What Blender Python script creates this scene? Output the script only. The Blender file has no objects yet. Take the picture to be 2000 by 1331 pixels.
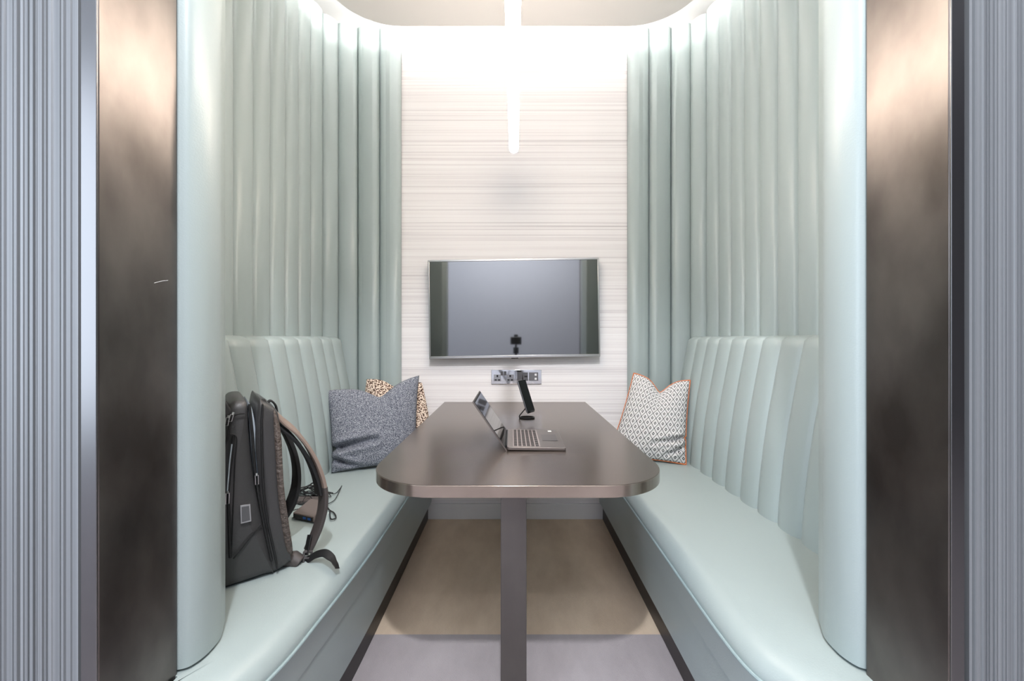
import bpy, math, random
from mathutils import Vector, Matrix
random.seed(7)
C = bpy.context.scene.collection
PI = math.pi

# ---------------------------------------------------------------- camera
H = 1.14                       # eye height
cam = bpy.data.cameras.new('camera'); cam.sensor_width = 36; cam.lens = 14.4
cam.shift_y = -3.5/2000; cam.clip_start = 0.01; cam.clip_end = 60
co = bpy.data.objects.new('camera', cam); C.objects.link(co)
co.location = (0, 0, H); co.rotation_euler = (PI/2, 0, 0)
S = bpy.context.scene; S.camera = co
S.view_settings.view_transform = 'Standard'; S.view_settings.look = 'None'
S.view_settings.gamma = 1; S.view_settings.use_curve_mapping = False
S.view_settings.exposure = 0.12

# ---------------------------------------------------------------- world and corridor lights
w = bpy.data.worlds.new('world'); S.world = w; w.use_nodes = True
w.node_tree.nodes['Background'].inputs[0].default_value = (.62, .74, .92, 1)
w.node_tree.nodes['Background'].inputs[1].default_value = 0.8

def area(name, loc, target, sx, sy, power, col):
    l = bpy.data.lights.new(name, 'AREA'); l.shape = 'RECTANGLE'; l.size = sx; l.size_y = sy
    l.energy = power; l.color = col
    o = bpy.data.objects.new(name, l); C.objects.link(o); o.location = loc
    o.rotation_euler = (Vector(target)-Vector(loc)).to_track_quat('-Z', 'Y').to_euler()
    return o
area('corridor_daylight', (-3.6, -1.75, 1.8), (0.3, -.2, 1.2), 1.8, 2.8, 85, (.78, .88, 1))
area('corridor_ceiling_panel', (0.3, -1.1, 3.35), (0.2, -.9, 0), 2.6, .9, 34, (.95, .97, 1))
area('added_corridor_wall_fill', (0, -1.5, 3.3), (0, -2.9, 1.3), 2.6, .3, 85, (.95, .96, 1))  # added lamp, brightens the corridor wall that the television mirrors
sp = bpy.data.lights.new('corridor_downlight', 'SPOT'); sp.energy = 235; sp.spot_size = 1.25; sp.spot_blend = .5
sp.shadow_soft_size = .05; sp.color = (.93, .95, 1)
so = bpy.data.objects.new('corridor_downlight', sp); C.objects.link(so)
so.location = (.02, -.45, 3.3)
so.rotation_euler = (Vector((0.02, 1.1, .3))-so.location).to_track_quat('-Z', 'Y').to_euler()

# ---------------------------------------------------------------- materials
def lin(c): return tuple(((v/255+.055)/1.055)**2.4 if v/255 > .04045 else v/255/12.92 for v in c)
def mat(name, col, rough=.5, metal=0, spec=.5, bump=None, emit=None, ior=None, coat=0):
    m = bpy.data.materials.new(name); m.use_nodes = True
    nt = m.node_tree; b = nt.nodes['Principled BSDF']
    b.inputs['Base Color'].default_value = (*lin(col), 1)
    b.inputs['Roughness'].default_value = rough; b.inputs['Metallic'].default_value = metal
    b.inputs['Specular IOR Level'].default_value = spec
    if ior: b.inputs['IOR'].default_value = ior
    if coat: b.inputs['Coat Weight'].default_value = coat; b.inputs['Coat Roughness'].default_value = .15
    if emit:
        b.inputs['Emission Color'].default_value = (*lin(emit[0]), 1); b.inputs['Emission Strength'].default_value = emit[1]
    if bump:
        sc, st = bump
        n = nt.nodes.new('ShaderNodeTexNoise'); n.inputs['Scale'].default_value = sc; n.inputs['Detail'].default_value = 4
        t = nt.nodes.new('ShaderNodeTexCoord'); bp_ = nt.nodes.new('ShaderNodeBump')
        bp_.inputs['Strength'].default_value = st; bp_.inputs['Distance'].default_value = .01
        nt.links.new(t.outputs['Object'], n.inputs['Vector']); nt.links.new(n.outputs['Fac'], bp_.inputs['Height'])
        nt.links.new(bp_.outputs['Normal'], b.inputs['Normal'])
    return m
def N(m, t): return m.node_tree.nodes.new(t)
def L(m, a, b): m.node_tree.links.new(a, b)
def ramp(m, fac, stops):
    r = N(m, 'ShaderNodeValToRGB'); e = r.color_ramp.elements
    while len(e) < len(stops): e.new(.5)
    for el, (p, c) in zip(e, stops): el.position = p; el.color = (*lin(c), 1)
    L(m, fac, r.inputs['Fac']); return r
def mapped_noise(m, scale, detail=3, coord='Object', nscale=1, rough=.5):
    t = N(m, 'ShaderNodeTexCoord'); mp = N(m, 'ShaderNodeMapping'); mp.inputs['Scale'].default_value = scale
    n = N(m, 'ShaderNodeTexNoise'); n.inputs['Scale'].default_value = nscale; n.inputs['Detail'].default_value = detail
    n.inputs['Roughness'].default_value = rough
    L(m, t.outputs[coord], mp.inputs['Vector']); L(m, mp.outputs['Vector'], n.inputs['Vector']); return n
def BS(m): return m.node_tree.nodes['Principled BSDF']

leather = mat('pale_teal_leather', (164, 176, 175), .34, bump=(260, .06), spec=.45)
leather_piping = mat('teal_piping', (150, 168, 170), .4)
plinth_m = mat('dark_plinth_laminate', (44, 38, 36), .4)
white_paint = mat('white_paint', (236, 236, 236), .6)
raft_m = mat('soft_white_ceiling_paint', (246, 243, 241), .8)
black = mat('black_plastic', (18, 18, 19), .4)
screen_m = mat('screen_glass', (8, 9, 10), .04, ior=3.2)
chrome = mat('polished_chrome', (235, 235, 236), .06, 1)
steel = mat('brushed_silver', (200, 198, 196), .3, 1)
pack_m = mat('charcoal_coated_fabric', (62, 61, 61), .36, bump=(400, .12))
pack_dark = mat('black_webbing', (22, 22, 23), .6, bump=(900, .3))
pack_strap = mat('brown_grey_strap_fabric', (74, 68, 66), .45, bump=(700, .2))
lining = mat('pale_blue_grey_lining', (176, 186, 194), .7)
laptop_m = mat('grey_aluminium', (128, 120, 116), .35, .75)
key_m = mat('laptop_key', (62, 56, 56), .5)
led_m = mat('cove_led', (255, 255, 255), .5, emit=((255, 250, 246), 80))
tube_m = mat('opal_tube', (255, 255, 255), .5, emit=((255, 238, 220), 56))
orange = mat('orange_piping_cord', (214, 122, 74), .8)
shadow_gap = mat('black_shadow_gap', (6, 6, 7), .9, spec=.08)

# dark bronze metal with cloudy patina
def bronze_mat(name, c0, c1, r0, r1, metal):
    m = mat(name, c0, .3, metal)
    n = mapped_noise(m, (6, 6, 3.2), 6)
    r = ramp(m, n.outputs['Fac'], [(.35, c0), (.7, c1)]); L(m, r.outputs['Color'], BS(m).inputs['Base Color'])
    mr = N(m, 'ShaderNodeMapRange'); mr.inputs['To Min'].default_value = r0; mr.inputs['To Max'].default_value = r1
    L(m, n.outputs['Fac'], mr.inputs['Value']); L(m, mr.outputs['Result'], BS(m).inputs['Roughness'])
    return m
bronze = bronze_mat('patinated_bronze', (92, 86, 84), (136, 129, 125), .30, .44, 1)
table_m = bronze_mat('dark_bronze_laminate', (116, 105, 98), (122, 111, 104), .24, .255, .75)
table_edge = bronze_mat('bronze_edge_band', (160, 147, 136), (184, 170, 158), .16, .22, .9)
leg_m = bronze_mat('bronze_leg', (98, 94, 92), (112, 108, 105), .35, .45, .75)

edge_metal = mat('satin_edge_metal', (122, 121, 122), .3, 1)
# wallpaper: fine irregular horizontal threads
wallp = mat('horizontal_thread_wallpaper', (235, 230, 230), .55)
n = mapped_noise(wallp, (.25, .25, 95), 5, rough=.75)
r = ramp(wallp, n.outputs['Fac'], [(.28, (196, 190, 190)), (.40, (230, 225, 225)), (.50, (244, 240, 239)), (.75, (251, 249, 248))])
L(wallp, r.outputs['Color'], BS(wallp).inputs['Base Color'])
b_ = N(wallp, 'ShaderNodeBump'); b_.inputs['Strength'].default_value = .35; b_.inputs['Distance'].default_value = .004
L(wallp, n.outputs['Fac'], b_.inputs['Height']); L(wallp, b_.outputs['Normal'], BS(wallp).inputs['Normal'])
# vertical ribbed cladding
ribm = mat('ribbed_cladding', (140, 142, 148), .45, .1)
n = mapped_noise(ribm, (85, .01, .02), 4, rough=.7)
r = ramp(ribm, n.outputs['Fac'], [(.3, (96, 99, 102)), (.5, (122, 125, 128)), (.7, (154, 157, 160))])
L(ribm, r.outputs['Color'], BS(ribm).inputs['Base Color'])
# carpets
def carpet(name, c0, c1):
    m = mat(name, c0, .95, spec=.1)
    n = mapped_noise(m, (6, 2.5, 6), 6, rough=.65)
    r = ramp(m, n.outputs['Fac'], [(.3, c0), (.7, c1)]); L(m, r.outputs['Color'], BS(m).inputs['Base Color'])
    n2 = mapped_noise(m, (420, 420, 420), 2)
    b = N(m, 'ShaderNodeBump'); b.inputs['Strength'].default_value = .5; b.inputs['Distance'].default_value = .004
    L(m, n2.outputs['Fac'], b.inputs['Height']); L(m, b.outputs['Normal'], BS(m).inputs['Normal']); return m
beige_c = carpet('beige_carpet', (214, 192, 168), (236, 216, 192))
lilac_c = carpet('lilac_grey_carpet', (172, 164, 166), (190, 182, 184))
# cushions
boucle = mat('blue_grey_boucle', (120, 124, 136), .95, spec=.1)
n = mapped_noise(boucle, (230, 230, 230), 3, rough=.7)
r = ramp(boucle, n.outputs['Fac'], [(.34, (58, 62, 76)), (.5, (128, 132, 143)), (.66, (206, 208, 214))])
L(boucle, r.outputs['Color'], BS(boucle).inputs['Base Color'])
b_ = N(boucle, 'ShaderNodeBump'); b_.inputs['Strength'].default_value = .9; b_.inputs['Distance'].default_value = .006
L(boucle, n.outputs['Fac'], b_.inputs['Height']); L(boucle, b_.outputs['Normal'], BS(boucle).inputs['Normal'])
spot_m = mat('speckled_cream_brown_fabric', (220, 200, 180), .95, spec=.1)
n = mapped_noise(spot_m, (130, 130, 130), 1)
r = ramp(spot_m, n.outputs['Fac'], [(.40, (66, 50, 44)), (.47, (150, 116, 96)), (.52, (232, 214, 196)), (.8, (240, 226, 210))])
L(spot_m, r.outputs['Color'], BS(spot_m).inputs['Base Color'])
# woven diamonds
dia = mat('black_and_white_woven_diamond_fabric', (220, 220, 220), .9, spec=.1)
def M_(op, a, b=None):
    x = N(dia, 'ShaderNodeMath'); x.operation = op
    for i, v in enumerate((a, b)):
        if v is None: continue
        if isinstance(v, (int, float)): x.inputs[i].default_value = v
        else: L(dia, v, x.inputs[i])
    return x.outputs[0]
uv = N(dia, 'ShaderNodeUVMap'); sx = N(dia, 'ShaderNodeSeparateXYZ'); L(dia, uv.outputs['UV'], sx.inputs[0])
u_, v_ = M_('MULTIPLY', sx.outputs[0], 15.0), M_('MULTIPLY', sx.outputs[1], 13.0)
fa = M_('ABSOLUTE', M_('SUBTRACT', M_('FRACT', M_('ADD', M_('MULTIPLY', M_('ADD', u_, v_), .62), 20)), .5))
fb = M_('ABSOLUTE', M_('SUBTRACT', M_('FRACT', M_('ADD', M_('MULTIPLY', M_('SUBTRACT', u_, v_), .62), 20)), .5))
d_ = M_('MAXIMUM', fa, fb)
r = ramp(dia, d_, [(.06, (232, 230, 228)), (.09, (40, 40, 46)), (.17, (40, 40, 46)), (.20, (232, 230, 228)), (.30, (232, 230, 228)), (.33, (120, 120, 124)), (.37, (232, 230, 228)), (.44, (232, 230, 228)), (.465, (40, 40, 46))])
L(dia, r.outputs['Color'], BS(dia).inputs['Base Color'])

# ---------------------------------------------------------------- mesh helpers
def mk(name, V, F, m, parent=None, smooth=True, bevel=0, seg=3, sub=0, uvs=None, ang=40):
    me = bpy.data.meshes.new(name); me.from_pydata([tuple(v) for v in V], [], F); me.update()
    me.validate()
    import bmesh
    bm = bmesh.new(); bm.from_mesh(me); bmesh.ops.recalc_face_normals(bm, faces=bm.faces); bm.to_mesh(me); bm.free()
    if smooth:
        me.polygons.foreach_set('use_smooth', [True]*len(me.polygons)); me.set_sharp_from_angle(angle=math.radians(ang))
    if uvs:
        ul = me.uv_layers.new(name='UVMap')
        for lp in me.loops: ul.data[lp.index].uv = uvs[lp.vertex_index]
    me.materials.append(m)
    o = bpy.data.objects.new(name, me); C.objects.link(o)
    if parent:
        o.parent = parent
        if parent.type == 'EMPTY': o.matrix_parent_inverse = Matrix.Translation(-Vector(parent.location))
    if bevel:
        b = o.modifiers.new('bevel', 'BEVEL'); b.width = bevel; b.segments = seg; b.limit_method = 'ANGLE'; b.angle_limit = math.radians(35)
        b.harden_normals = False
    if sub:
        s = o.modifiers.new('sub', 'SUBSURF'); s.levels = sub; s.render_levels = sub
    return o
class MB:
    def __init__(s): s.V = []; s.F = []
    def box(s, x0, x1, y0, y1, z0, z1, M=None):
        i = len(s.V)
        P = [(x0,y0,z0),(x1,y0,z0),(x1,y1,z0),(x0,y1,z0),(x0,y0,z1),(x1,y0,z1),(x1,y1,z1),(x0,y1,z1)]
        s.V += [M @ Vector(p) if M else Vector(p) for p in P]
        s.F += [[i+a for a in f] for f in ((0,3,2,1),(4,5,6,7),(0,1,5,4),(1,2,6,5),(2,3,7,6),(3,0,4,7))]; return s
    def prism(s, pts, f0, f1):        # pts 2d; f0/f1 map a 2d point to 3d
        i = len(s.V); n = len(pts)
        s.V += [Vector(f0(*p)) for p in pts]+[Vector(f1(*p)) for p in pts]
        s.F += [list(range(i, i+n))[::-1], list(range(i+n, i+2*n))]
        s.F += [[i+k, i+(k+1) % n, i+n+(k+1) % n, i+n+k] for k in range(n)]; return s
    def tube(s, pts, r, n=8, cyc=False):
        pts = [Vector(p) for p in pts]; i = len(s.V); m = len(pts); up = Vector((0.13, .21, .97)).normalized(); pa = None
        for k, p in enumerate(pts):
            a = pts[(k-1) % m] if (cyc or k > 0) else p; b = pts[(k+1) % m] if (cyc or k < m-1) else p
            t = (b-a).normalized()
            if pa is None: x = t.cross(up); x = x if x.length > .05 else t.cross(Vector((1,0,0)))
            else: x = pa-t*pa.dot(t)
            x.normalize(); pa = x; y = t.cross(x); rr = r[k] if isinstance(r, (list, tuple)) else r
            s.V += [p+x*rr*math.cos(2*PI*j/n)+y*rr*math.sin(2*PI*j/n) for j in range(n)]
        for k in range(m if cyc else m-1):
            q = (k+1) % m
            s.F += [[i+k*n+j, i+k*n+(j+1) % n, i+q*n+(j+1) % n, i+q*n+j] for j in range(n)]
        if not cyc: s.F += [list(range(i, i+n))[::-1], list(range(i+(m-1)*n, i+m*n))]
        return s
    def ribbon(s, pts, wdir, wid, th):   # flat strap: rounded rectangular section
        pts = [Vector(p) for p in pts]; i = len(s.V); m = len(pts); n = 12
        for k, p in enumerate(pts):
            t = (pts[min(k+1, m-1)]-pts[max(k-1, 0)]).normalized()
            wd = Vector(wdir[k] if isinstance(wdir, list) else wdir); wd = (wd-t*wd.dot(t)).normalized(); nn = t.cross(wd)
            W = wid[k] if isinstance(wid, list) else wid; T = th[k] if isinstance(th, list) else th
            for j in range(n):
                a = 2*PI*j/n; c, sn = math.cos(a), math.sin(a)
                s.V.append(p+wd*(W/2)*math.copysign(abs(c)**.5, c)+nn*(T/2)*math.copysign(abs(sn)**.5, sn))
        for k in range(m-1): s.F += [[i+k*n+j, i+k*n+(j+1) % n, i+(k+1)*n+(j+1) % n, i+(k+1)*n+j] for j in range(n)]
        s.F += [list(range(i, i+n))[::-1], list(range(i+(m-1)*n, i+m*n))]; return s
    def build(s, name, m, parent=None, **k): return mk(name, s.V, s.F, m, parent, **k)
def box(name, x0, x1, y0, y1, z0, z1, m, parent=None, bevel=0, **k):
    return MB().box(x0, x1, y0, y1, z0, z1).build(name, m, parent, bevel=bevel, smooth=bevel > 0, **k)
def tag(o, label, cat, group=None):
    o['label'] = label; o['category'] = cat
    if group: o['group'] = group
    return o
def thing(name, label, cat, loc, group=None):
    o = bpy.data.objects.new(name, None); C.objects.link(o); o.location = loc; o.empty_display_size = .1
    return tag(o, label, cat, group)
def struct(o): o['kind'] = 'structure'; return o
def crom(P, n=8, closed=False):          # Catmull-Rom
    P = [Vector(p) for p in P]; out = []; m = len(P)
    for i in range(m if closed else m-1):
        g = (lambda k: P[k % m]) if closed else (lambda k: P[max(0, min(m-1, k))])
        a, b, c, d = g(i-1), g(i), g(i+1), g(i+2)
        for j in range(n):
            t = j/n; out.append(.5*((2*b)+(c-a)*t+(2*a-5*b+4*c-d)*t*t+(3*b-a-3*c+d)*t**3))
    if not closed: out.append(P[-1])
    return out
def rrect(x0, x1, y0, y1, r, n=10, corners=(1,1,1,1)):
    pts = []
    for k, (cx, cy, a0) in enumerate(((x1-r, y1-r, 0), (x0+r, y1-r, 90), (x0+r, y0+r, 180), (x1-r, y0+r, 270))):
        if corners[k]:
            for j in range(n+1):
                a = math.radians(a0+90*j/n); pts.append((cx+r*math.cos(a), cy+r*math.sin(a)))
        else: pts.append(((x1, y1), (x0, y1), (x0, y0), (x1, y0))[k])
    return pts

# ---------------------------------------------------------------- the room shell
YB = 2.60; CX = .015; ZC = 3.16
struct(box('floor', -1.4, 1.43, 1.578, YB, -.05, 0, beige_c))
struct(box('floor_corridor', -5, 5, -3, 1.578, -.05, 0, lilac_c))
struct(box('wall_back', -1.45, 1.48, YB, YB+.1, 0, ZC+.1, wallp))
struct(box('wall_left', -1.40, -1.27, .99, YB, 0, ZC+.1, white_paint))
struct(box('wall_right', 1.30, 1.43, .99, YB, 0, ZC+.1, white_paint))
struct(box('ceiling', -1.45, 1.48, .99, YB, ZC, ZC+.1, white_paint))
struct(box('baseboard_back', -.60, .64, YB-.018, YB, 0, .098, white_paint, bevel=.003))
struct(box('wall_corridor', -5, 5, -3.0, -2.9, 0, 3.4, mat('pale_corridor_wall', (202, 205, 212), .6)))
struct(box('ceiling_corridor', -5, 5, -3.0, .70, 3.42, 3.5, white_paint))
struct(box('wall_corridor_end', 4.2, 4.3, -2.9, .70, 0, 3.42, mat('dark_end_wall', (60, 52, 50), .7)))

# outer wall either side of the opening: core plus ribbed cladding facing the corridor
def outer_wall(side):
    xin = -.712 if side == 'left' else .752
    sg = -1 if side == 'left' else 1
    a, b = sorted((xin, sg*3.2))
    core = struct(box('wall_front_'+side, a, b, .702, .99, 0, 3.42, shadow_gap))
    pts = []; x = xin+sg*(.011 if sg < 0 else .012); pts.append((x, .702)); rnd = random.Random(3 if sg < 0 else 9)
    while abs(x) < 1.5:
        wd = rnd.choice((.004, .005, .006, .008, .011, .015)); dp = rnd.uniform(.0005, .0022)
        if rnd.random() < .14: dp += .002
        pts += [(x, .686-dp), (x+sg*wd*.62, .686-dp), (x+sg*wd*.75, .687), (x+sg*wd*.9, .687)]; x += sg*wd
    pts += [(x, .702)]
    MB().prism(pts, lambda p, q: (p, q, 0), lambda p, q: (p, q, 3.42)).build('ribbed_cladding', ribm, core, smooth=False)
    # bronze lining of the opening
    x0 = -.683 if sg < 0 else .722
    a, b = sorted((x0, x0+sg*(.027 if sg < 0 else .023)))
    f = struct(box('trim_'+('1' if sg < 0 else '2'), a, b, .676, .836, 0, 3.2, bronze, bevel=.0025))
    box('front_edge', a+.0005, b-.0005, .6735, .6765, 0, 3.2, edge_metal, f, bevel=.001)
    if sg < 0: MB().tube([(-.6828, .7816, 1.2465), (-.6828, .80, 1.253), (-.6828, .813, 1.256)], .0004, 5).build('scratch', white_paint, f)
    return core
outer_wall('left'); outer_wall('right')
struct(box('wall_front_top', -.70, .75, .69, .99, 3.2, 3.42, ribm))

# ---------------------------------------------------------------- channel upholstered wall panels
def scallop_path(P, depth, inward, n=16):
    """P boundaries in plan; returns outline bulging to the inside"""
    out = []
    for (a, b) in zip(P[:-1], P[1:]):
        a, b = Vector(a), Vector(b); t = (b-a); nn = Vector((-t.y, t.x)).normalized()*inward
        for j in range(n):
            s_ = j/n; h = depth*(1-abs(2*s_-1)**2.8)**.5
            out.append(a+t*s_+nn*h)
    out.append(Vector(P[-1])); return out
def wall_panel(sg, label):
    P = [(.716, 2.59), (.848, 2.585), (.984, 2.58), (1.100, 2.545), (1.168, 2.455)]
    y = 2.345; x = 1.192
    while y > 1.0: P.append((x, y)); y -= .129
    P.append((x, .995))
    P = [(CX+sg*px, py) for px, py in P]
    front = scallop_path(P, .040, -1 if sg > 0 else 1)
    back = [(CX+sg*.716, 2.599), (CX+sg*1.25, 2.599), (CX+sg*1.25, .995)]
    zs = [(.458, 0), (3.085, 0), (3.100, .35), (3.108, .8)]
    # loft up with a rounded top edge
    V = []; nf = len(front); bk = [Vector(b) for b in back[1:]]
    # nearest back point for each front point: straight projection outwards
    def backp(p):
        c = Vector((CX+sg*.95, 2.25)); q = p.copy()
        if abs(p.y-2.56) < .05 and abs(p.x-CX) < 1.03: return Vector((p.x, 2.599))
        if abs(p.x-CX) > 1.15 and p.y < 2.44: return Vector((CX+sg*1.25, p.y))
        t = max(0, min(1, (abs(p.x-CX)-1.02)/.15)); u = max(0, min(1, (2.545-p.y)/.12)); s_ = (t+u)/2
        return Vector((CX+sg*(1.02+.23*min(1, s_*2)), 2.599-.15*max(0, s_*2-1)))
    B = [backp(p) for p in front]
    F = []
    for z, f in zs: V += [(*(p.lerp(b, f)), z) for p, b in zip(front, B)]
    nz = len(zs)
    for k in range(nz-1):
        F += [[k*nf+i, k*nf+i+1, (k+1)*nf+i+1, (k+1)*nf+i] for i in range(nf-1)]
    i0 = len(V); V += [(*b, .458) for b in B]+[(*b, 3.108) for b in B]
    F += [[i0+i, i0+i+1, i0+nf+i+1, i0+nf+i] for i in range(nf-1)]
    F += [[(nz-1)*nf+i, (nz-1)*nf+i+1, i0+nf+i+1, i0+nf+i] for i in range(nf-1)]
    F += [[i, i+1, i0+i+1, i0+i] for i in range(nf-1)]
    o = mk('upholstered_wall_panel', V, F, leather, ang=50)
    return tag(o, label, 'wall panel')
wall_panel(-1, 'tall pale teal channel-padded wall panel behind the left bench with the backpack')
wall_panel(1, 'tall pale teal channel-padded wall panel behind the right bench with one patterned cushion')

# smooth padded posts at the opening
def post(sg, label):
    xo = -.679 if sg < 0 else .727
    # plan outline (distance outward from xo, y)
    P = [(.30, .84), (.004, .838), (-.012, .846), (-.022, .868), (-.024, .895), (-.018, .930), (.002, .968), (.014, .990), (.024, .9935), (.0285, .994)]
    c = crom([(a, b, 0) for a, b in P[1:-1]], 6)
    pts = [(xo-sg*(-0)+sg*p.x, p.y) for p in c]
    pts = [(xo+sg*.50, 1.066)] + [] if False else pts
    pts = [(xo+sg*.30, .992), (xo+sg*.0285, .992), (xo+sg*.0285, .840)] + pts
    o = MB().prism(pts, lambda p, q: (p, q, .462), lambda p, q: (p, q, 3.15)).build('padded_post', leather, ang=50)
    return tag(o, label, 'padded post')
post(-1, 'smooth rounded pale teal padded post left of the opening, beside the backpack')
post(1, 'smooth rounded pale teal padded post right of the opening')

# ---------------------------------------------------------------- benches
def bench(sg, label, cat='bench'):
    # measured distances of the seat edge from the camera axis on each side
    xe = .487 if sg < 0 else .523
    xf = .511 if sg < 0 else .554
    xw = 1.235 if sg < 0 else 1.265
    root = thing('banquette_bench', label, cat, (sg*.8, 1.7, 0))
    # front edge in plan (x,y): straight run then easing outward at the entrance
    if sg < 0: E = [(xe, YB-.005), (xe, 2.2), (xe, 1.8), (xe+.002, 1.45), (xe+.010, 1.25), (xe+.022, 1.08), (xe+.034, .94), (xe+.06, .84), (xe+.10, .79), (xe+.13, .735)]
    else: E = [(xe, YB-.005), (xe, 2.2), (xe, 1.8), (xe, 1.45), (xe-.001, 1.2), (xe, 1.02), (xe+.008, .92), (xe+.03, .86), (xe+.06, .80), (xe+.09, .735)]
    e = [(p.x, p.y) for p in crom([(a, b, 0) for a, b in E], 6)]
    # outward normals (towards the aisle) for rolling the edge
    def off(d):
        out = []
        for i, (x, y) in enumerate(e):
            a = Vector(e[max(0, i-1)]); b = Vector(e[min(len(e)-1, i+1)]); t = (b-a).normalized(); nn = Vector((t.y, -t.x))
            if nn.x > 0: nn = -nn
            out.append((x-nn.x*d, y-nn.y*d))          # d>0 moves away from the aisle
        return out
    ZS = .45
    prof = [(0.012, .30), (.002, .395), (0, .402), (.003, .415), (.012, .430), (.028, .443), (.052, .4505), (.09, .4545)]
    V = []; ne = len(e)
    for d, z in prof: V += [(sg*x, y, z) for x, y in off(d)]
    xi = (.677, .705) if sg < 0 else (.725, .75)
    inner = [(sg*(xw if y > 1.0 else xi[1] if y > .838 else xi[0]), y, .4555) for x, y in e]
    V += inner
    k = len(prof)+1
    F = [[j*ne+i, j*ne+i+1, (j+1)*ne+i+1, (j+1)*ne+i] for j in range(k-1) for i in range(ne-1)]
    nb = len(V); V += [(p[0], p[1], .30) for p in inner]
    F += [[(k-1)*ne+i, (k-1)*ne+i+1, nb+i+1, nb+i] for i in range(ne-1)]
    F += [[i, i+1, nb+i+1, nb+i] for i in range(ne-1)]
    F += [[j*ne+ne-1 for j in range(k)]+[nb+ne-1], [j*ne for j in range(k)]+[nb]]
    mk('seat', V, F, leather, root, ang=60)
    MB().tube([(sg*x, y, .398) for x, y in off(-.002)], .0042, 8).build('piping', leather_piping, root)
    # slightly raked upholstered front panel
    V = []; o1 = off(.012); o2 = off(xf-xe)
    for pl, z in ((o1, .393), (o2, .105)): V += [(sg*x, y, z) for x, y in pl]
    for pl, z in ((o1, .393), (o2, .105)): V += [(sg*(x+.02), y, z) for x, y in pl]
    F = []
    for a, b in ((0, 1), (1, 3), (3, 2), (2, 0)): F += [[a*ne+i, a*ne+i+1, b*ne+i+1, b*ne+i] for i in range(ne-1)]
    F += [[0, ne, 3*ne, 2*ne], [ne-1, 2*ne-1, 4*ne-1, 3*ne-1]]
    mk('front_panel', V, F, leather, root, ang=60)
    o1 = off(xf-xe+.018); V = []
    for d, z in ((0, .0), (0, .106), (.05, .106), (.05, 0)): V += [(sg*(x+d), y, z) for x, y in o1]
    F = [[a*ne+i, a*ne+i+1, ((a+1) % 4)*ne+i+1, ((a+1) % 4)*ne+i] for a in range(4) for i in range(ne-1)]
    F += [[0, ne, 2*ne, 3*ne], [ne-1, 2*ne-1, 3*ne-1, 4*ne-1]]
    mk('plinth', V, F, plinth_m, root)
    # backrest: channels of constant pitch, curved rake
    prof = [(.44, .960), (.50, .962), (.60, .970), (.72, .984), (.84, 1.002), (.95, 1.022), (1.05, 1.041), (1.105, 1.052), (1.128, 1.058), (1.141, 1.070), (1.147, 1.09), (1.147, 1.165)]
    ys = []; y = 2.505; n = 12
    while y > 1.08: ys.append(y); y -= .1235
    V = []; cols = []
    for a, b in zip(ys[:-1], ys[1:]):
        for j in range(n): s_ = j/n; cols.append((a+(b-a)*s_, .024*(1-abs(2*s_-1)**2.4)**.6))
    cols.append((ys[-1], 0)); nc = len(cols)
    for z, x in prof:
        k_ = 1 if z < 1.14 else .5
        for y, h in cols: V.append((CX*1.0+sg*(x-h*k_+.015), y, z+(h*.25 if z > 1.12 else 0)))
    m = len(prof)
    F = [[j*nc+i, j*nc+i+1, (j+1)*nc+i+1, (j+1)*nc+i] for j in range(m-1) for i in range(nc-1)]
    i0 = len(V); V += [(CX+sg*1.165, ys[0], .44), (CX+sg*1.165, ys[-1], .44)]
    F += [[j*nc for j in range(m)]+[i0], [j*nc+nc-1 for j in range(m)]+[i0+1], [0, nc-1, i0+1, i0][::-1] if False else [(m-1)*nc, (m-1)*nc+nc-1, i0+1, i0]]
    mk('backrest', V, F, leather, root, ang=55)
    return root
bench(-1, 'left pale teal banquette bench carrying the backpack, cables and two cushions')
bench(1, 'right pale teal banquette bench with a single black and white cushion')

# ---------------------------------------------------------------- ceiling raft with cove light
raft = thing('suspended_ceiling_panel', 'pale grey suspended ceiling panel with rounded corners and glowing cove edge', 'ceiling panel', (CX, 1.6, 2.94))
MB().prism(rrect(CX-.985, CX+.985, 1.02, 2.36, .33, 14), lambda p, q: (p, q, 2.94), lambda p, q: (p, q, 2.985)).build('panel', raft_m, raft, bevel=.004)
MB().prism(rrect(CX-.80, CX+.80, 1.2, 2.18, .2, 8), lambda p, q: (p, q, 2.985), lambda p, q: (p, q, ZC)).build('hanger_box', white_paint, raft)
led = rrect(CX-.90, CX+.90, 1.1, 2.27, .26, 10)
MB().tube([(x, y, 3.0) for x, y in led], .010, 6, cyc=True).build('led_strip', led_m, raft)

# linear pendant
pend = thing('linear_pendant_light', 'glowing white linear tube pendant hanging lengthwise above the table', 'pendant light', (.005, 1.4, 2.05))
ZP = 2.072
MB().tube([(.0, .80, ZP), (.0045*2, 2.0, ZP)], .0225, 20).build('tube', tube_m, pend)
for yy in (.80, 2.0):
    MB().tube([(.009*(yy-.8)/1.2, yy-.006 if yy < 1 else yy, ZP), (.009*(yy-.8)/1.2, yy if yy < 1 else yy+.006, ZP)], .0228, 20).build('end_cap', tube_m if yy > 1 else steel, pend)
for yy in (.95, 1.85):
    MB().tube([(.002 if yy < 1 else .008, yy, ZP+.02), (.002 if yy < 1 else .008, yy, 2.941)], .001, 6).build('suspension_cable', steel, pend)

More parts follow.
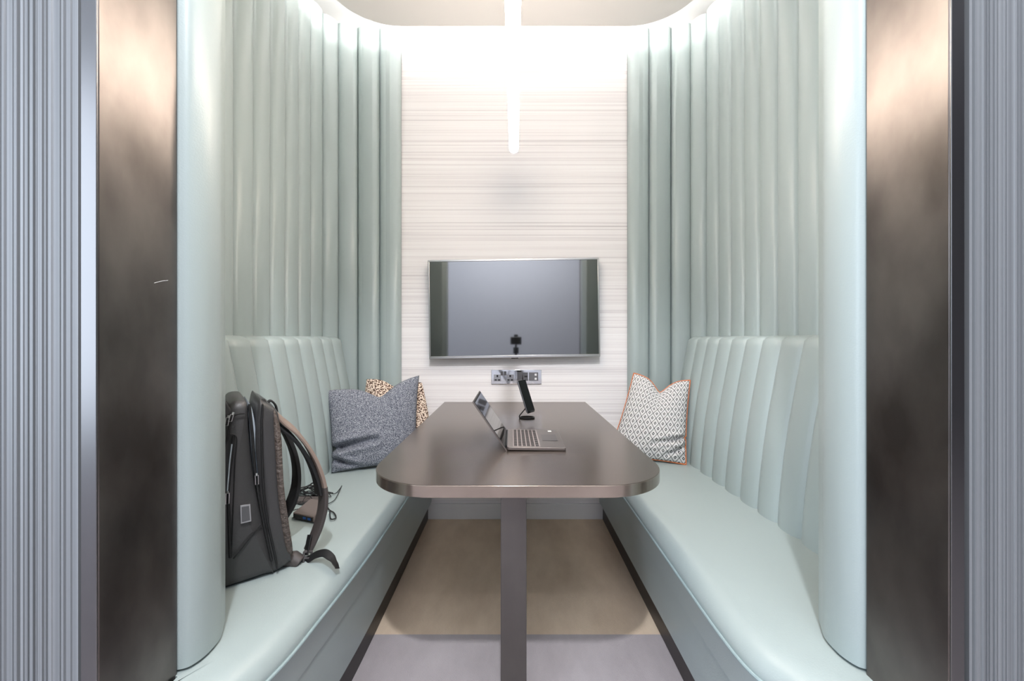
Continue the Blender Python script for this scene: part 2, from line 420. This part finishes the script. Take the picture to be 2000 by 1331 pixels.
# ---------------------------------------------------------------- table
T0, T1, TX0, TX1, ZT = 1.116, 2.592, -.428, .464, .74
tb = thing('meeting_table', 'dark bronze meeting table with rounded front corners on a flat post', 'table', (.018, 1.85, 0))
out = rrect(TX0, TX1, T0, T1, .205, 14, (0, 0, 1, 1))
MB().prism(out, lambda p, q: (p, q, ZT-.0345), lambda p, q: (p, q, ZT-.0012)).build('edge_band', table_edge, tb, bevel=.0012)
out2 = rrect(TX0+.0015, TX1-.0015, T0+.0015, T1-.001, .2035, 14, (0, 0, 1, 1))
MB().prism(out2, lambda p, q: (p, q, ZT-.003), lambda p, q: (p, q, ZT)).build('tabletop', table_m, tb)
box('leg', -.0345, .0445, 1.25, 1.29, .008, ZT-.0345, leg_m, tb, bevel=.0015)
box('leg', -.0345, .0445, 2.25, 2.29, .008, ZT-.0345, leg_m, tb, bevel=.0015)
box('foot_plate', -.0345, .0445, 1.20, 2.34, 0, .008, leg_m, tb, bevel=.0015)
box('support_rail', -.02, .03, 1.29, 2.25, ZT-.075, ZT-.0345, leg_m, tb, bevel=.0015)

# ---------------------------------------------------------------- television
tv = thing('television', 'wall-mounted flat television with a thin silver frame, screen off', 'television', (.005, YB, 1.0))
def P3(px, py, Y): return Vector(((px-1000)*Y/800, Y, H-(py-662)*Y/800))
YT = 2.535
tvc = [P3(835.5, 508, YT), P3(1169.5, 503, YT), P3(1173, 697, YT), P3(838, 702, YT)]
cen = sum(tvc, Vector())/4; TW, TH = 1.058, .612
RT = Matrix.Translation(cen) @ Matrix.Rotation(math.radians(-.86), 4, 'Y')
mb = MB(); mb.box(-TW/2+.004, TW/2-.004, .003, .032, -TH/2+.004, TH/2-.004, RT); mb.build('casing', black, tv, bevel=.004)
mb = MB(); mb.box(-.25, .25, .032, YB-YT, -.15, .15, RT); mb.build('wall_bracket', black, tv)
fw = .0115; mb = MB()
for a in ((-TW/2, TW/2, TH/2-fw, TH/2), (-TW/2, TW/2, -TH/2, -TH/2+fw*1.35), (-TW/2, -TW/2+fw*.8, -TH/2+fw*1.35, TH/2-fw), (TW/2-fw*.8, TW/2, -TH/2+fw*1.35, TH/2-fw)):
    mb.box(a[0], a[1], -.004, .006, a[2], a[3], RT)
mb.build('silver_frame', steel, tv, bevel=.0018)
mb = MB(); mb.box(-TW/2+fw*.7, TW/2-fw*.7, -.0005, .004, -TH/2+fw, TH/2-fw*.9, RT); mb.build('screen', screen_m, tv, smooth=False)
mb = MB(); mb.box(-.022, .022, -.002, .010, -TH/2-.006, -TH/2, RT); mb.build('sensor_bump', black, tv, bevel=.002)

# ---------------------------------------------------------------- socket plate
pl = thing('wall_socket_plate', 'polished chrome double socket and data plate on the wall below the television', 'socket plate', (.03, YB, .85))
def WP(px, py): return ((px-1000)*YB/800, H-(py-662)*YB/800)
(xa, za), (xb, zb) = WP(959.5, 750.5), WP(1057.5, 722.5)
box('plate', xa, xb, YB-.009, YB, za, zb, chrome, pl, bevel=.002)
def pb(name, x0, y0, x1, y1, m, pr, d=.0105, bev=.0006):
    (a, c), (b, d2) = WP(x0, y1), WP(x1, y0)
    return box(name, a, b, YB-d, YB-.008, c, d2, m, pr, bevel=bev)
grey_mod = mat('dark_grey_module', (86, 86, 90), .4)
for sx_ in (971.5, 996.5):
    s0 = pb('socket', sx_-7, 731.5, sx_+7, 745, mat('socket_insert', (172, 172, 176), .3, .6), pl, .0098)
    pb('earth_slot', sx_-1.6, 732.5, sx_+1.6, 737, black, s0, .0106)
    pb('pin_slot', sx_-5.5, 741, sx_-1, 743.5, black, s0, .0106); pb('pin_slot', sx_+1, 741, sx_+5.5, 743.5, black, s0, .0106)
pb('rocker_switch', 978, 725.5, 983, 733.5, grey_mod, pl, .013); pb('rocker_switch', 984, 725.5, 989, 733.5, grey_mod, pl, .013)
pb('network_module', 1010, 727.5, 1020, 744, grey_mod, pl, .0115)
u0 = pb('usb_module', 1022, 727.5, 1031, 744, grey_mod, pl, .0115); pb('usb_port', 1024, 734, 1030, 737, black, u0, .012)
u1 = pb('data_module', 1033, 727.5, 1051, 744, mat('data_module_grey', (108, 108, 112), .4), pl, .0115)
pb('port', 1044, 730, 1048, 734, white_paint, u1, .012); pb('port', 1044, 738, 1048, 742, white_paint, u1, .012)

# ---------------------------------------------------------------- laptop
lp = thing('laptop', 'open grey laptop facing right on the table', 'laptop', (.08, 1.6, ZT))
X0, X1, Y0, Y1 = -.018, .193, 1.456, 1.752
MB().prism(rrect(X0, X1, Y0, Y1, .008, 4), lambda p, q: (p, q, ZT+.004-(.0025 if p > .15 else 0)+.0025*0), lambda p, q: (p, q, ZT+.0145-.004*(p-X0)/(X1-X0))).build('base', laptop_m, lp, bevel=.0012)
MB().box(X0+.01, X1-.02, Y0+.02, Y1-.02, ZT, ZT+.005).build('rubber_foot', black, lp, bevel=.001)
def zl(x): return ZT+.0145-.004*(x-X0)/(X1-X0)
kb = MB(); kx0, kx1 = X0+.022, X0+.120
kb.V += [Vector(p) for p in ((kx0, Y0+.014, zl(kx0)+.0002), (kx1, Y0+.014, zl(kx1)+.0002), (kx1, Y1-.014, zl(kx1)+.0002), (kx0, Y1-.014, zl(kx0)+.0002))]
kb.V += [v-Vector((0, 0, .001)) for v in kb.V]; kb.F = [[0, 1, 2, 3], [7, 6, 5, 4], [0, 4, 5, 1], [1, 5, 6, 2], [2, 6, 7, 3], [3, 7, 4, 0]]
kb = kb.build('keyboard', mat('keyboard_well', (150, 140, 138), .5), lp, smooth=False)
kproto = None
rows = 6; 
for r_ in range(rows):
    n_ = 14 if r_ < 5 else 8; span = (Y1-Y0-.034)
    for k in range(n_):
        kw = span/n_; x = kx0+.003+r_*(kx1-kx0-.004)/rows; y = Y0+.017+k*kw
        z = zl(x)
        o = MB().box(x, x+.0118, y+.0018, y+kw-.0018, z, z+.0016).build('key', key_m, kb, smooth=False)
tp = MB().box(X0+.134, X0+.192, Y0+.10, Y0+.20, zl(.16)+.0008, zl(.16)+.0014).build('touchpad', mat('touchpad', (98, 92, 90), .3, .5), lp, smooth=False)
MB().box(X0+.168, X0+.182, Y1-.045, Y1-.025, zl(.16)+.0004, zl(.16)+.0012).build('sticker', white_paint, lp, smooth=False)
MB().tube([(X0-.001, Y0+.02, ZT+.010), (X0-.001, Y1-.02, ZT+.010)], .005, 10).build('hinge', black, lp)
MLd = Matrix.Translation((X0-.002, 0, ZT+.006)) @ Matrix.Rotation(math.radians(-34.5), 4, 'Y')    # lid leans away to the left
mb = MB(); mb.box(-.005, 0, Y0, Y1, -.006, .208, MLd); lid = mb.build('lid', laptop_m, lp, bevel=.0012)
mb = MB(); mb.box(0, .0008, Y0+.003, Y1-.003, .006, .205, MLd); bz = mb.build('screen_bezel', black, lid, smooth=False)
mb = MB(); mb.box(.0008, .0012, Y0+.009, Y1-.009, .022, .199, MLd); mb.build('display', mat('laptop_display', (20, 18, 17), .05, ior=2.6), lid, smooth=False)

# ---------------------------------------------------------------- phone on a stand
dvec = Vector((.045, .075, 0)).normalized(); up = Vector((-.062, .012, .165)).normalized()
up = (up-dvec*up.dot(dvec)).normalized(); nrm = dvec.cross(up); 
if nrm.y > 0: nrm = -nrm
base = Vector((.071, 1.945, .787)); Mph = Matrix((( dvec.x, nrm.x, up.x, base.x), (dvec.y, nrm.y, up.y, base.y), (dvec.z, nrm.z, up.z, base.z), (0, 0, 0, 1)))
ph = thing('smartphone', 'black smartphone propped upright on a small stand behind the laptop', 'phone', (.09, 2.0, ZT+.02))
mb = MB(); mb.box(0, .075, -.004, .004, 0, .160, Mph); mb.build('phone_body', mat('phone_body_grey', (120, 120, 124), .3, .8), ph, bevel=.003)
mb = MB(); mb.box(.0015, .0735, .0038, .0046, .0015, .1585, Mph); mb.build('screen', mat('phone_glass', (6, 6, 7), .12, spec=.2), ph, smooth=False)
st = thing('phone_stand', 'small black wire phone stand with an oval base behind the laptop', 'phone stand', (.06, 2.05, ZT))
cB = Vector((.075, 2.06, ZT+.004))
ring_ = [cB+Vector((.036*math.cos(a), .028*math.sin(a), 0)) for a in [2*PI*k/28 for k in range(28)]]
MB().tube(ring_, .004, 8, cyc=True).build('oval_base', black, st)
bk = Mph @ Vector((.0375, -.0065, .045)); bot = Mph @ Vector((.0375, -.0065, -.003))
MB().tube(crom([cB+Vector((-.036, 0, 0)), cB+Vector((-.036, -.01, .012)), (bot+bk)/2+Vector((-.012, .004, 0)), bk+Vector((-.0025, .001, 0))], 8), .003, 8).build('arm', black, st)
mb = MB(); mb.box(.015, .06, -.0075, -.0045, -.004, .055, Mph); mb.box(.015, .060, -.007, .010, -.0045, -.0015, Mph); mb.box(.015, .060, .008, .010, -.003, .004, Mph); mb.build('cradle', black, st, bevel=.0008)

# ---------------------------------------------------------------- cushions
def cushion(name, c, T, m, label, dent=.055, dentu=.1, creases=(), pinch=.05, side=-1, seed=1, pipe=None):
    """c = corners TL,TR,BR,BL ; T = half thickness"""
    TL, TR, BR, BL = c; n = 56; rnd = random.Random(seed)
    nrm = (TR-BL).cross(TL-BR).normalized()
    if nrm.y > 0: nrm = -nrm
    vdir = ((TL+TR)-(BL+BR)).normalized(); udir = ((TR+BR)-(TL+BL)).normalized()
    V = []; uvs = []; idx = {}
    ph_ = [rnd.uniform(0, 6.28) for _ in range(6)]
    for f in (1, -1):
        for i in range(n+1):
            for j in range(n+1):
                u = -1+2*i/n; v = -1+2*j/n
                if f < 0 and (abs(u) == 1 or abs(v) == 1): idx[(f, i, j)] = idx[(1, i, j)]; continue
                U = u*(1-pinch*(1-v*v)**1.0*abs(u)**2)
                Vv = v*(1-pinch*(1-u*u)**1.0*abs(v)**2)
                p = (TL*(1-(U+1)/2)+TR*((U+1)/2))*((Vv+1)/2)+(BL*(1-(U+1)/2)+BR*((U+1)/2))*(1-(Vv+1)/2)
                g = math.exp(-((u-dentu)/.30)**2); top = max(0, (v+.3)/1.3)**2
                p = p-vdir*dent*1.5*math.exp(-((abs(u-dentu))/.34)**1.5)*top
                th = T*((1-abs(u)**2.6)*(1-abs(v)**2.6))**.5
                th *= 1-.45*g*top
                gr = 0
                for (a0, b0, a1, b1, dp, wd) in creases:       # creases as grooves along a segment
                    dx, dy = a1-a0, b1-b0; ll = dx*dx+dy*dy; s_ = max(0, min(1, ((u-a0)*dx+(v-b0)*dy)/ll))
                    dd = math.hypot(u-a0-s_*dx, v-b0-s_*dy); gr += dp*math.exp(-(dd/wd)**2)*(1-.6*s_)
                    gr -= dp*.45*math.exp(-((dd-2*wd)/wd)**2)*(1-.6*s_)
                p = p-udir*math.copysign(1, u)*abs(u)**6*max(0, gr)*.9
                wob = .004*(math.sin(3*u+ph_[0])*math.sin(4*v+ph_[1])+math.sin(7*u+ph_[2]+2*v)*.5)*(1-u*u)*(1-v*v)
                edge = min(1, (1-max(abs(u), abs(v)))*6)
                p = p+nrm*f*(th+wob)-(nrm*gr*edge if f > 0 else nrm*0)
                idx[(f, i, j)] = len(V); V.append(p); uvs.append(((u+1)/2, (v+1)/2))
    F = []
    for f in (1, -1):
        for i in range(n):
            for j in range(n): F.append([idx[(f, i, j)], idx[(f, i+1, j)], idx[(f, i+1, j+1)], idx[(f, i, j+1)]])
    o = mk(name, V, F, m, uvs=uvs, ang=180)
    if pipe:
        loop = [V[idx[(1, i, 0)]] for i in range(n)]+[V[idx[(1, n, j)]] for j in range(n)]+[V[idx[(1, n-i, n)]] for i in range(n)]+[V[idx[(1, 0, n-j)]] for j in range(n)]
        MB().tube(loop, .0036, 6, cyc=True).build('piping', pipe, o)
    return tag(o, label, 'cushion')
Z0 = .458
def on_seat(px, py): return P3(px, py, (H-Z0)*800/(py-662))
cushion('throw_cushion', [P3(637, 763, 2.20), P3(819, 733, 2.33), on_seat(815, 905), on_seat(647, 925)], .068, boucle,
        'blue-grey boucle cushion in front on the left bench', .05, .12, [(-.95, -.45, .0, -.36, .05, .07), (-.95, -.70, -.35, -.98, .045, .055)], side=1)
cushion('throw_cushion', [P3(716, 741, 2.47), P3(824, 748, 2.46), P3(846, 885, 2.41), on_seat(705, 893)], .045, spot_m,
        'speckled cream and brown cushion behind the blue-grey one', .03, 0, seed=4, pinch=-.05)
cushion('throw_cushion', [P3(1238, 729, 2.43), P3(1348, 743, 2.32), on_seat(1340, 908), on_seat(1186, 894)], .062, dia,
        'black and white diamond cushion with orange piping on the right bench', .055, .05, [(.95, -.40, .1, -.60, .036, .05), (.95, -.62, .45, -.86, .034, .045)], seed=3, pipe=orange)

# ---------------------------------------------------------------- backpack
BZ = .457
def pk(s_, w_, z): return Vector((-.655+.8*s_-.6*w_, 1.205+.6*s_+.8*w_, BZ+z))
def inv(px, py, w_=0):
    r_ = (px-1000)/800; s_ = (r_*(1.205+.8*w_)+.655+.6*w_)/(.8-.6*r_)
    Y = 1.205+.6*s_+.8*w_; return s_, H-(py-662)*Y/800-BZ
def pp(px, py, w_=0): s_, z = inv(px, py, w_); return pk(s_, w_, z)
bpk = thing('backpack', 'charcoal backpack standing open-topped on the left bench', 'backpack', tuple(pk(-.1, .12, 0)))
def slab(name, pts, w0, w1, m, parent, bevel=.014, bulge=.012):
    """outline in (s,z) extruded over w with softly bulged sides"""
    V = []; n = len(pts); cs = sum(p[0] for p in pts)/n; cz = sum(p[1] for p in pts)/n
    rings = [(w0+.0, .90), (w0+.006, .965), (w0+.018, .995), ((w0+w1)/2, 1.0), (w1-.018, .995), (w1-.006, .965), (w1, .90)]
    for w_, k in rings: V += [pk(cs+(s_-cs)*k, w_, max(0.0, cz+(z-cz)*k)) for s_, z in pts]
    F = [[a*n+i, a*n+(i+1) % n, (a+1)*n+(i+1) % n, (a+1)*n+i] for a in range(6) for i in range(n)]
    c0 = len(V); V += [pk(cs, w0-bulge, cz), pk(cs, w1+bulge, cz)]
    F += [[c0, i, (i+1) % n] for i in range(n)]+[[c0+1, 6*n+i, 6*n+(i+1) % n] for i in range(n)]
    return mk(name, V, F, m, parent, ang=70)
def smoothpts(P, n=5): return [(v.x, v.y) for v in crom([(a, b, 0) for a, b in P], n, closed=True)]
main = [inv(482, 786), inv(484, 800), inv(487, 850), inv(496, 930), inv(516, 1030), inv(536, 1120), (-.05, .004), (-.12, .0), (-.20, .0), (-.228, .02), (-.236, .14), (-.230, .27), (-.215, .39), (-.185, .455), (-.160, .470), inv(450, 788), inv(470, 782)]
mc = slab('main_compartment', smoothpts(main), 0, .27, pack_m, bpk)
backp = [inv(508, 780), inv(514, 783), inv(530, 793), inv(546, 812), inv(549, 880), inv(553, 960), inv(563, 1040), inv(571, 1098), (.002, .014), (-.03, .0), (-.06, .0), inv(530, 1100), inv(512, 1020), inv(505, 945), inv(499, 880), inv(499, 825), inv(503, 795)]
bpn = slab('back_panel', smoothpts(backp), .006, .262, pack_m, bpk, bulge=.006)
mesh_pad = [inv(534, 800), inv(548, 835), inv(552, 900), inv(556, 960), inv(567, 1040), inv(573, 1085), inv(560, 1080), inv(546, 1000), inv(538, 900)]
slab('mesh_padding', smoothpts(mesh_pad), .000, .25, mat('crinkled_brown_mesh', (88, 78, 72), .5, bump=(90, .9)), bpk, bulge=.003)
# dark opening and pale lining
slab('lining', smoothpts([inv(488, 792, .02), inv(497, 820, .02), inv(502, 900, .02), inv(503, 940, .02), inv(498, 935, .02), inv(490, 860, .02)]), .015, .25, lining, bpk, bulge=0)
slab('interior_sleeve', smoothpts([inv(497, 885, .02), inv(507, 878, .02), inv(508, 940, .02), inv(503, 960, .02)]), .012, .25, mat('slate_sleeve', (84, 96, 108), .7), bpk, bulge=0)
def line(name, pts, r_, m, parent, w_=-.004, n=8):
    return MB().tube(crom([pp(a, b, w_) for a, b in pts], n), r_, 6).build(name, m, parent)
def face_w(px, py):   # the near face of the main compartment is a shallow cone: keep trims on it
    return -.010
line('zip_tape', [(487, 790), (493, 850), (497, 905), (502, 945), (511, 1000), (523, 1060), (531, 1096)], .0036, pack_dark, mc, -.002)
line('zip_tape', [(513, 790), (511, 830), (512, 900), (515, 960), (523, 1020), (538, 1090), (541, 1112)], .0028, pack_dark, bpn, -.003)
line('zip_tape', [(456, 852), (451, 900), (446, 960), (448, 1030), (450, 1090)], .0038, pack_dark, mc, -.011)
line('zip_tape', [(435, 878), (443, 860), (449, 830), (458, 812), (478, 808)], .0022, pack_dark, mc, -.011)
line('seam', [(510, 1025), (484, 1056), (456, 1092)], .0022, pack_dark, mc, -.010)
line('seam', [(449, 848), (462, 856), (459, 900), (455, 1000), (452, 1090)], .0016, pack_dark, mc, -.011)
line('bright_zip_edge', [(453, 868), (449, 900), (446, 935), (444, 960)], .0018, lining, mc, -.014)
# zip pulls
def pull(px, py, w_, l=20, m=steel, dx=3):
    o = MB().tube([pp(px, py, w_-.004), pp(px-dx*.3, py+5, w_-.006)], .0032, 8).build('zip_slider', m, bpk)
    a, b = pp(px-dx*.4, py+4, w_-.007), pp(px-dx, py+l, w_-.005); sdir = Vector((.8, .6, 0))*.0036
    MB().tube([a-sdir, a+sdir, b+sdir, b-sdir], .0012, 6, cyc=True).build('zip_pull', m, o)
pull(501, 925, -.004, 22, steel, -1); pull(445, 960, -.012, 25, steel, 1)
pull(447, 812, -.014, 20, steel, 5); pull(437, 823, -.014, 20, steel, 5); pull(456, 806, -.014, 18, steel, 7)
# rectangular badge
def quadbox(name, q, w0, w1, m, parent, bevel=.0008):
    a = [pp(x, y, w0) for x, y in q]; b = [pp(x, y, w1) for x, y in q]
    return mk(name, a+b, [[0, 1, 2, 3], [7, 6, 5, 4]]+[[i, (i+1) % 4, 4+(i+1) % 4, 4+i] for i in range(4)], m, parent, bevel=bevel)
bd = quadbox('badge', [(469, 988), (489, 985), (491, 1019), (470, 1024)], -.0165, -.006, mat('badge_rim', (160, 160, 162), .35, .4), mc)
quadbox('badge_face', [(472, 991), (486.5, 988.5), (488.5, 1016.5), (472.5, 1020.5)], -.0175, -.0160, mat('badge_face_grey', (88, 88, 90), .45), bd)
# top flap and carry handle
quadbox('top_flap', [(428, 786), (441, 783), (454, 806), (430, 822)], .0, .16, pack_m, bpk, .004)
MB().ribbon(crom([pp(445, 793, .08), pp(458, 783, .08), pp(474, 784, .08), pp(484, 798, .08)], 6), (-.6, .8, 0), .03, .006).build('flap_strap', pack_dark, bpk)
MB().ribbon(crom([pp(520, 792, .12), pp(528, 783, .12), pp(538, 792, .12), pp(541, 808, .12)], 6), (-.6, .8, 0), .03, .006).build('carry_handle', pack_dark, bpk)
MB().tube(crom([pp(507, 792, .03), pp(513, 783, .03), pp(518, 790, .03)], 6), .006, 8).build('loop', pack_dark, bpk)
# shoulder straps
nP = [(536, 806), (552, 822), (580, 846), (605, 880), (621, 915), (630, 950), (631, 985), (624, 1020), (613, 1050), (601, 1076)]
path = crom([pp(a, b, .05) for a, b in nP], 5)
m_ = len(path); wd = [.058-.026*max(0, (k/m_-.45)/.55) for k in range(m_)]
wdl = [Vector((-.75, .66, .25)) if k < m_*.5 else Vector((-.7, .7, .1)) for k in range(m_)]
s1 = MB().ribbon(path[:int(m_*.58)], Vector((-.72, .6, .38)), wd, .013).build('shoulder_strap', mat('tan_grey_strap', (142, 124, 113), .5, bump=(600, .2)), bpk)
MB().ribbon(path[int(m_*.56):], Vector((-.72, .62, .2)), wd[int(m_*.56):], .016).build('strap_lower_padding', pack_strap, s1)
MB().ribbon([p+Vector((-.012, -.004, -.012)) for p in path[:int(m_*.6)]], Vector((-.72, .6, .38)), .048, .012).build('strap_lining', pack_dark, s1)
fP = [(545, 826), (560, 852), (573, 885), (579, 920), (577, 955), (567, 985), (553, 1008), (548, 1024)]
s2 = MB().ribbon(crom([pp(a, b, .19) for a, b in fP], 5), Vector((-.72, .62, .2)), .052, .016).build('shoulder_strap', pack_dark, bpk)
MB().ribbon(crom([pp(545, 845, .12), pp(546, 870, .12), pp(542, 900, .12)], 4), Vector((-.6, .8, 0)), [.02]*5+[.008]*4, .002).build('care_tag', pack_dark, bpk)
MB().ribbon(crom([pp(605, 1045, .05), pp(601, 1065, .04), pp(598, 1085, .03)], 5), Vector((-.7, .7, .1)), .025, .004).build('webbing', pack_dark, s1)
# anchor stub, ladder-lock buckle and webbing tail
MB().tube([pp(556, 1093, .05), pp(574, 1092, .04), pp(586, 1100, .03)], [.021, .023, .021], 14).build('strap_anchor', pack_strap, bpk, bevel=.003)
bkl = MB(); 
for a, b in (((594, 1078), (609, 1078)), ((593, 1090), (608, 1091)), ((592, 1104), (606, 1106))): bkl.tube([pp(*a, .03), pp(*b, .03)], .0042, 8)
for a, b in (((594, 1078), (592, 1104)), ((609, 1078), (606, 1106))): bkl.tube([pp(*a, .03), pp(*b, .03)], .0034, 8)
bkl.build('buckle', mat('grey_buckle_plastic', (96, 92, 92), .25, .3), bpk)
tail = [P3(590, 1098, 1.27), P3(604, 1092, 1.26), P3(618, 1084, 1.25), P3(634, 1081, 1.24), P3(647, 1090, 1.225), P3(655, 1102, 1.215), P3(659, 1111, 1.208)]
MB().ribbon(crom(tail, 6), Vector((-.45, .8, .4)), .024, .003).build('webbing_tail', pack_dark, bpk)

# ---------------------------------------------------------------- power adapter and cables
def seatp(px, py, z=.459): 
    Y = (H-z)*800/(py-662); return Vector(((px-1000)*Y/800, Y, z))
ad = thing('power_bank', 'grey-brown power adapter with blue lit end lying beside the backpack', 'power adapter', tuple(seatp(605, 1010)))
a, b, c_, d = seatp(572, 1013), seatp(613, 1022), seatp(641, 992), seatp(607, 984)
V = [a, b, c_, d]+[p+Vector((0, 0, .022)) for p in (a, b, c_, d)]
body = mk('adapter_body', V, [[0, 3, 2, 1], [4, 5, 6, 7], [0, 1, 5, 4], [1, 2, 6, 5], [2, 3, 7, 6], [3, 0, 4, 7]], mat('warm_grey_plastic', (112, 100, 96), .45), ad, bevel=.004)
fd = (b-a); nf_ = Vector((fd.y, -fd.x, 0)).normalized()*.0015; z_ = Vector((0, 0, 1))
V = [a+fd*.06+nf_+z_*.004, a+fd*.94+nf_+z_*.004, a+fd*.94+nf_+z_*.018, a+fd*.06+nf_+z_*.018]; V += [v-nf_*1.6 for v in V]
mk('port_face', V, [[0, 1, 2, 3], [7, 6, 5, 4], [0, 4, 5, 1], [1, 5, 6, 2], [2, 6, 7, 3], [3, 7, 4, 0]], black, ad, smooth=False)
for t in (.5, .72):
    V = [a+fd*t+nf_*1.3+z_*.007, a+fd*(t+.14)+nf_*1.3+z_*.007, a+fd*(t+.14)+nf_*1.3+z_*.015, a+fd*t+nf_*1.3+z_*.015]; V += [v-nf_ for v in V]
    mk('blue_port', V, [[0, 1, 2, 3], [7, 6, 5, 4], [0, 4, 5, 1], [1, 5, 6, 2], [2, 6, 7, 3], [3, 7, 4, 0]], mat('usb_blue', (30, 90, 170), .4), ad, smooth=False)
ad2 = thing('plug_adapter', 'dark plug adapter under the tangled cables, behind the grey-brown adapter', 'power adapter', tuple(seatp(600, 980)))
p0 = seatp(596, 985); MB().box(p0.x-.05, p0.x+.05, p0.y, p0.y+.05, .4585, .472).build('adapter_body', mat('taupe_plastic', (86, 78, 76), .4), ad2, bevel=.003)
cab = mat('black_cable', (20, 20, 22), .45)
rnd = random.Random(11)
def tangle(name, cx, cy, sx_, sy_, n, r_, label, seed, ends=()):
    rnd = random.Random(seed); P = [seatp(*q, .4625) for q in ends[:1]]
    for k in range(n):
        t = k*2.3+rnd.uniform(-.3, .3); rr = rnd.uniform(.45, 1)
        q = seatp(cx+sx_*rr*math.cos(t), cy+sy_*rr*math.sin(t)); q.z = .4625+rnd.uniform(.0, .035)*(1 if k % 3 else .1); P.append(q)
    P += [seatp(*q, .4625) for q in ends[1:]]
    for p in P: p.z = max(p.z, .4625)
    pts = crom(P, 8)
    for p in pts: p.z = max(p.z, .458+r_+.001)
    o = MB().tube(pts, r_, 6).build(name, cab); return tag(o, label, 'cable', None)
tangle('charging_cable', 607, 966, 34, 12, 17, .0026, 'thick black power cable tangled in a heap between backpack and cushion', 2, [(570, 975), (640, 992), (652, 1002), (656, 1012), (646, 1014), (644, 1000)])
tangle('charging_cable', 625, 966, 30, 11, 11, .0016, 'thin black cable with loops trailing towards the table side of the heap', 5, [(575, 965), (650, 965), (664, 955), (667, 950), (655, 975), (640, 985)])
tangle('charging_cable', 600, 985, 22, 10, 7, .0014, 'thin cable curling over the grey-brown adapter', 8, [(558, 1002), (572, 1012), (590, 1008), (612, 975)])

# ---------------------------------------------------------------- the photographer's camera, mirrored in the television
cm = thing('camera_on_tripod', 'black camera on a tripod mirrored small in the television screen', 'camera', (.05, -.2, 0))
box('camera_body', -.02, .12, -.20, -.13, 1.065, 1.165, black, cm, bevel=.01)
box('viewfinder', .025, .075, -.19, -.14, 1.16, 1.195, black, cm, bevel=.008)
MB().tube([(.05, -.13, 1.11), (.05, -.045, 1.11)], .035, 20).build('lens', black, cm)
MB().tube([(.05, -.165, 1.07), (.05, -.165, .65)], .013, 10).build('column', black, cm)
MB().tube([(.05, -.165, 1.03), (.05, -.165, .95)], .035, 12).build('tripod_head', black, cm)
for a in (90, 210, 330):
    MB().tube([(.05, -.165, .94), (.05+.42*math.cos(math.radians(a+180)), -.165+.42*math.sin(math.radians(a+180)), .004)], .012, 8).build('leg', black, cm)
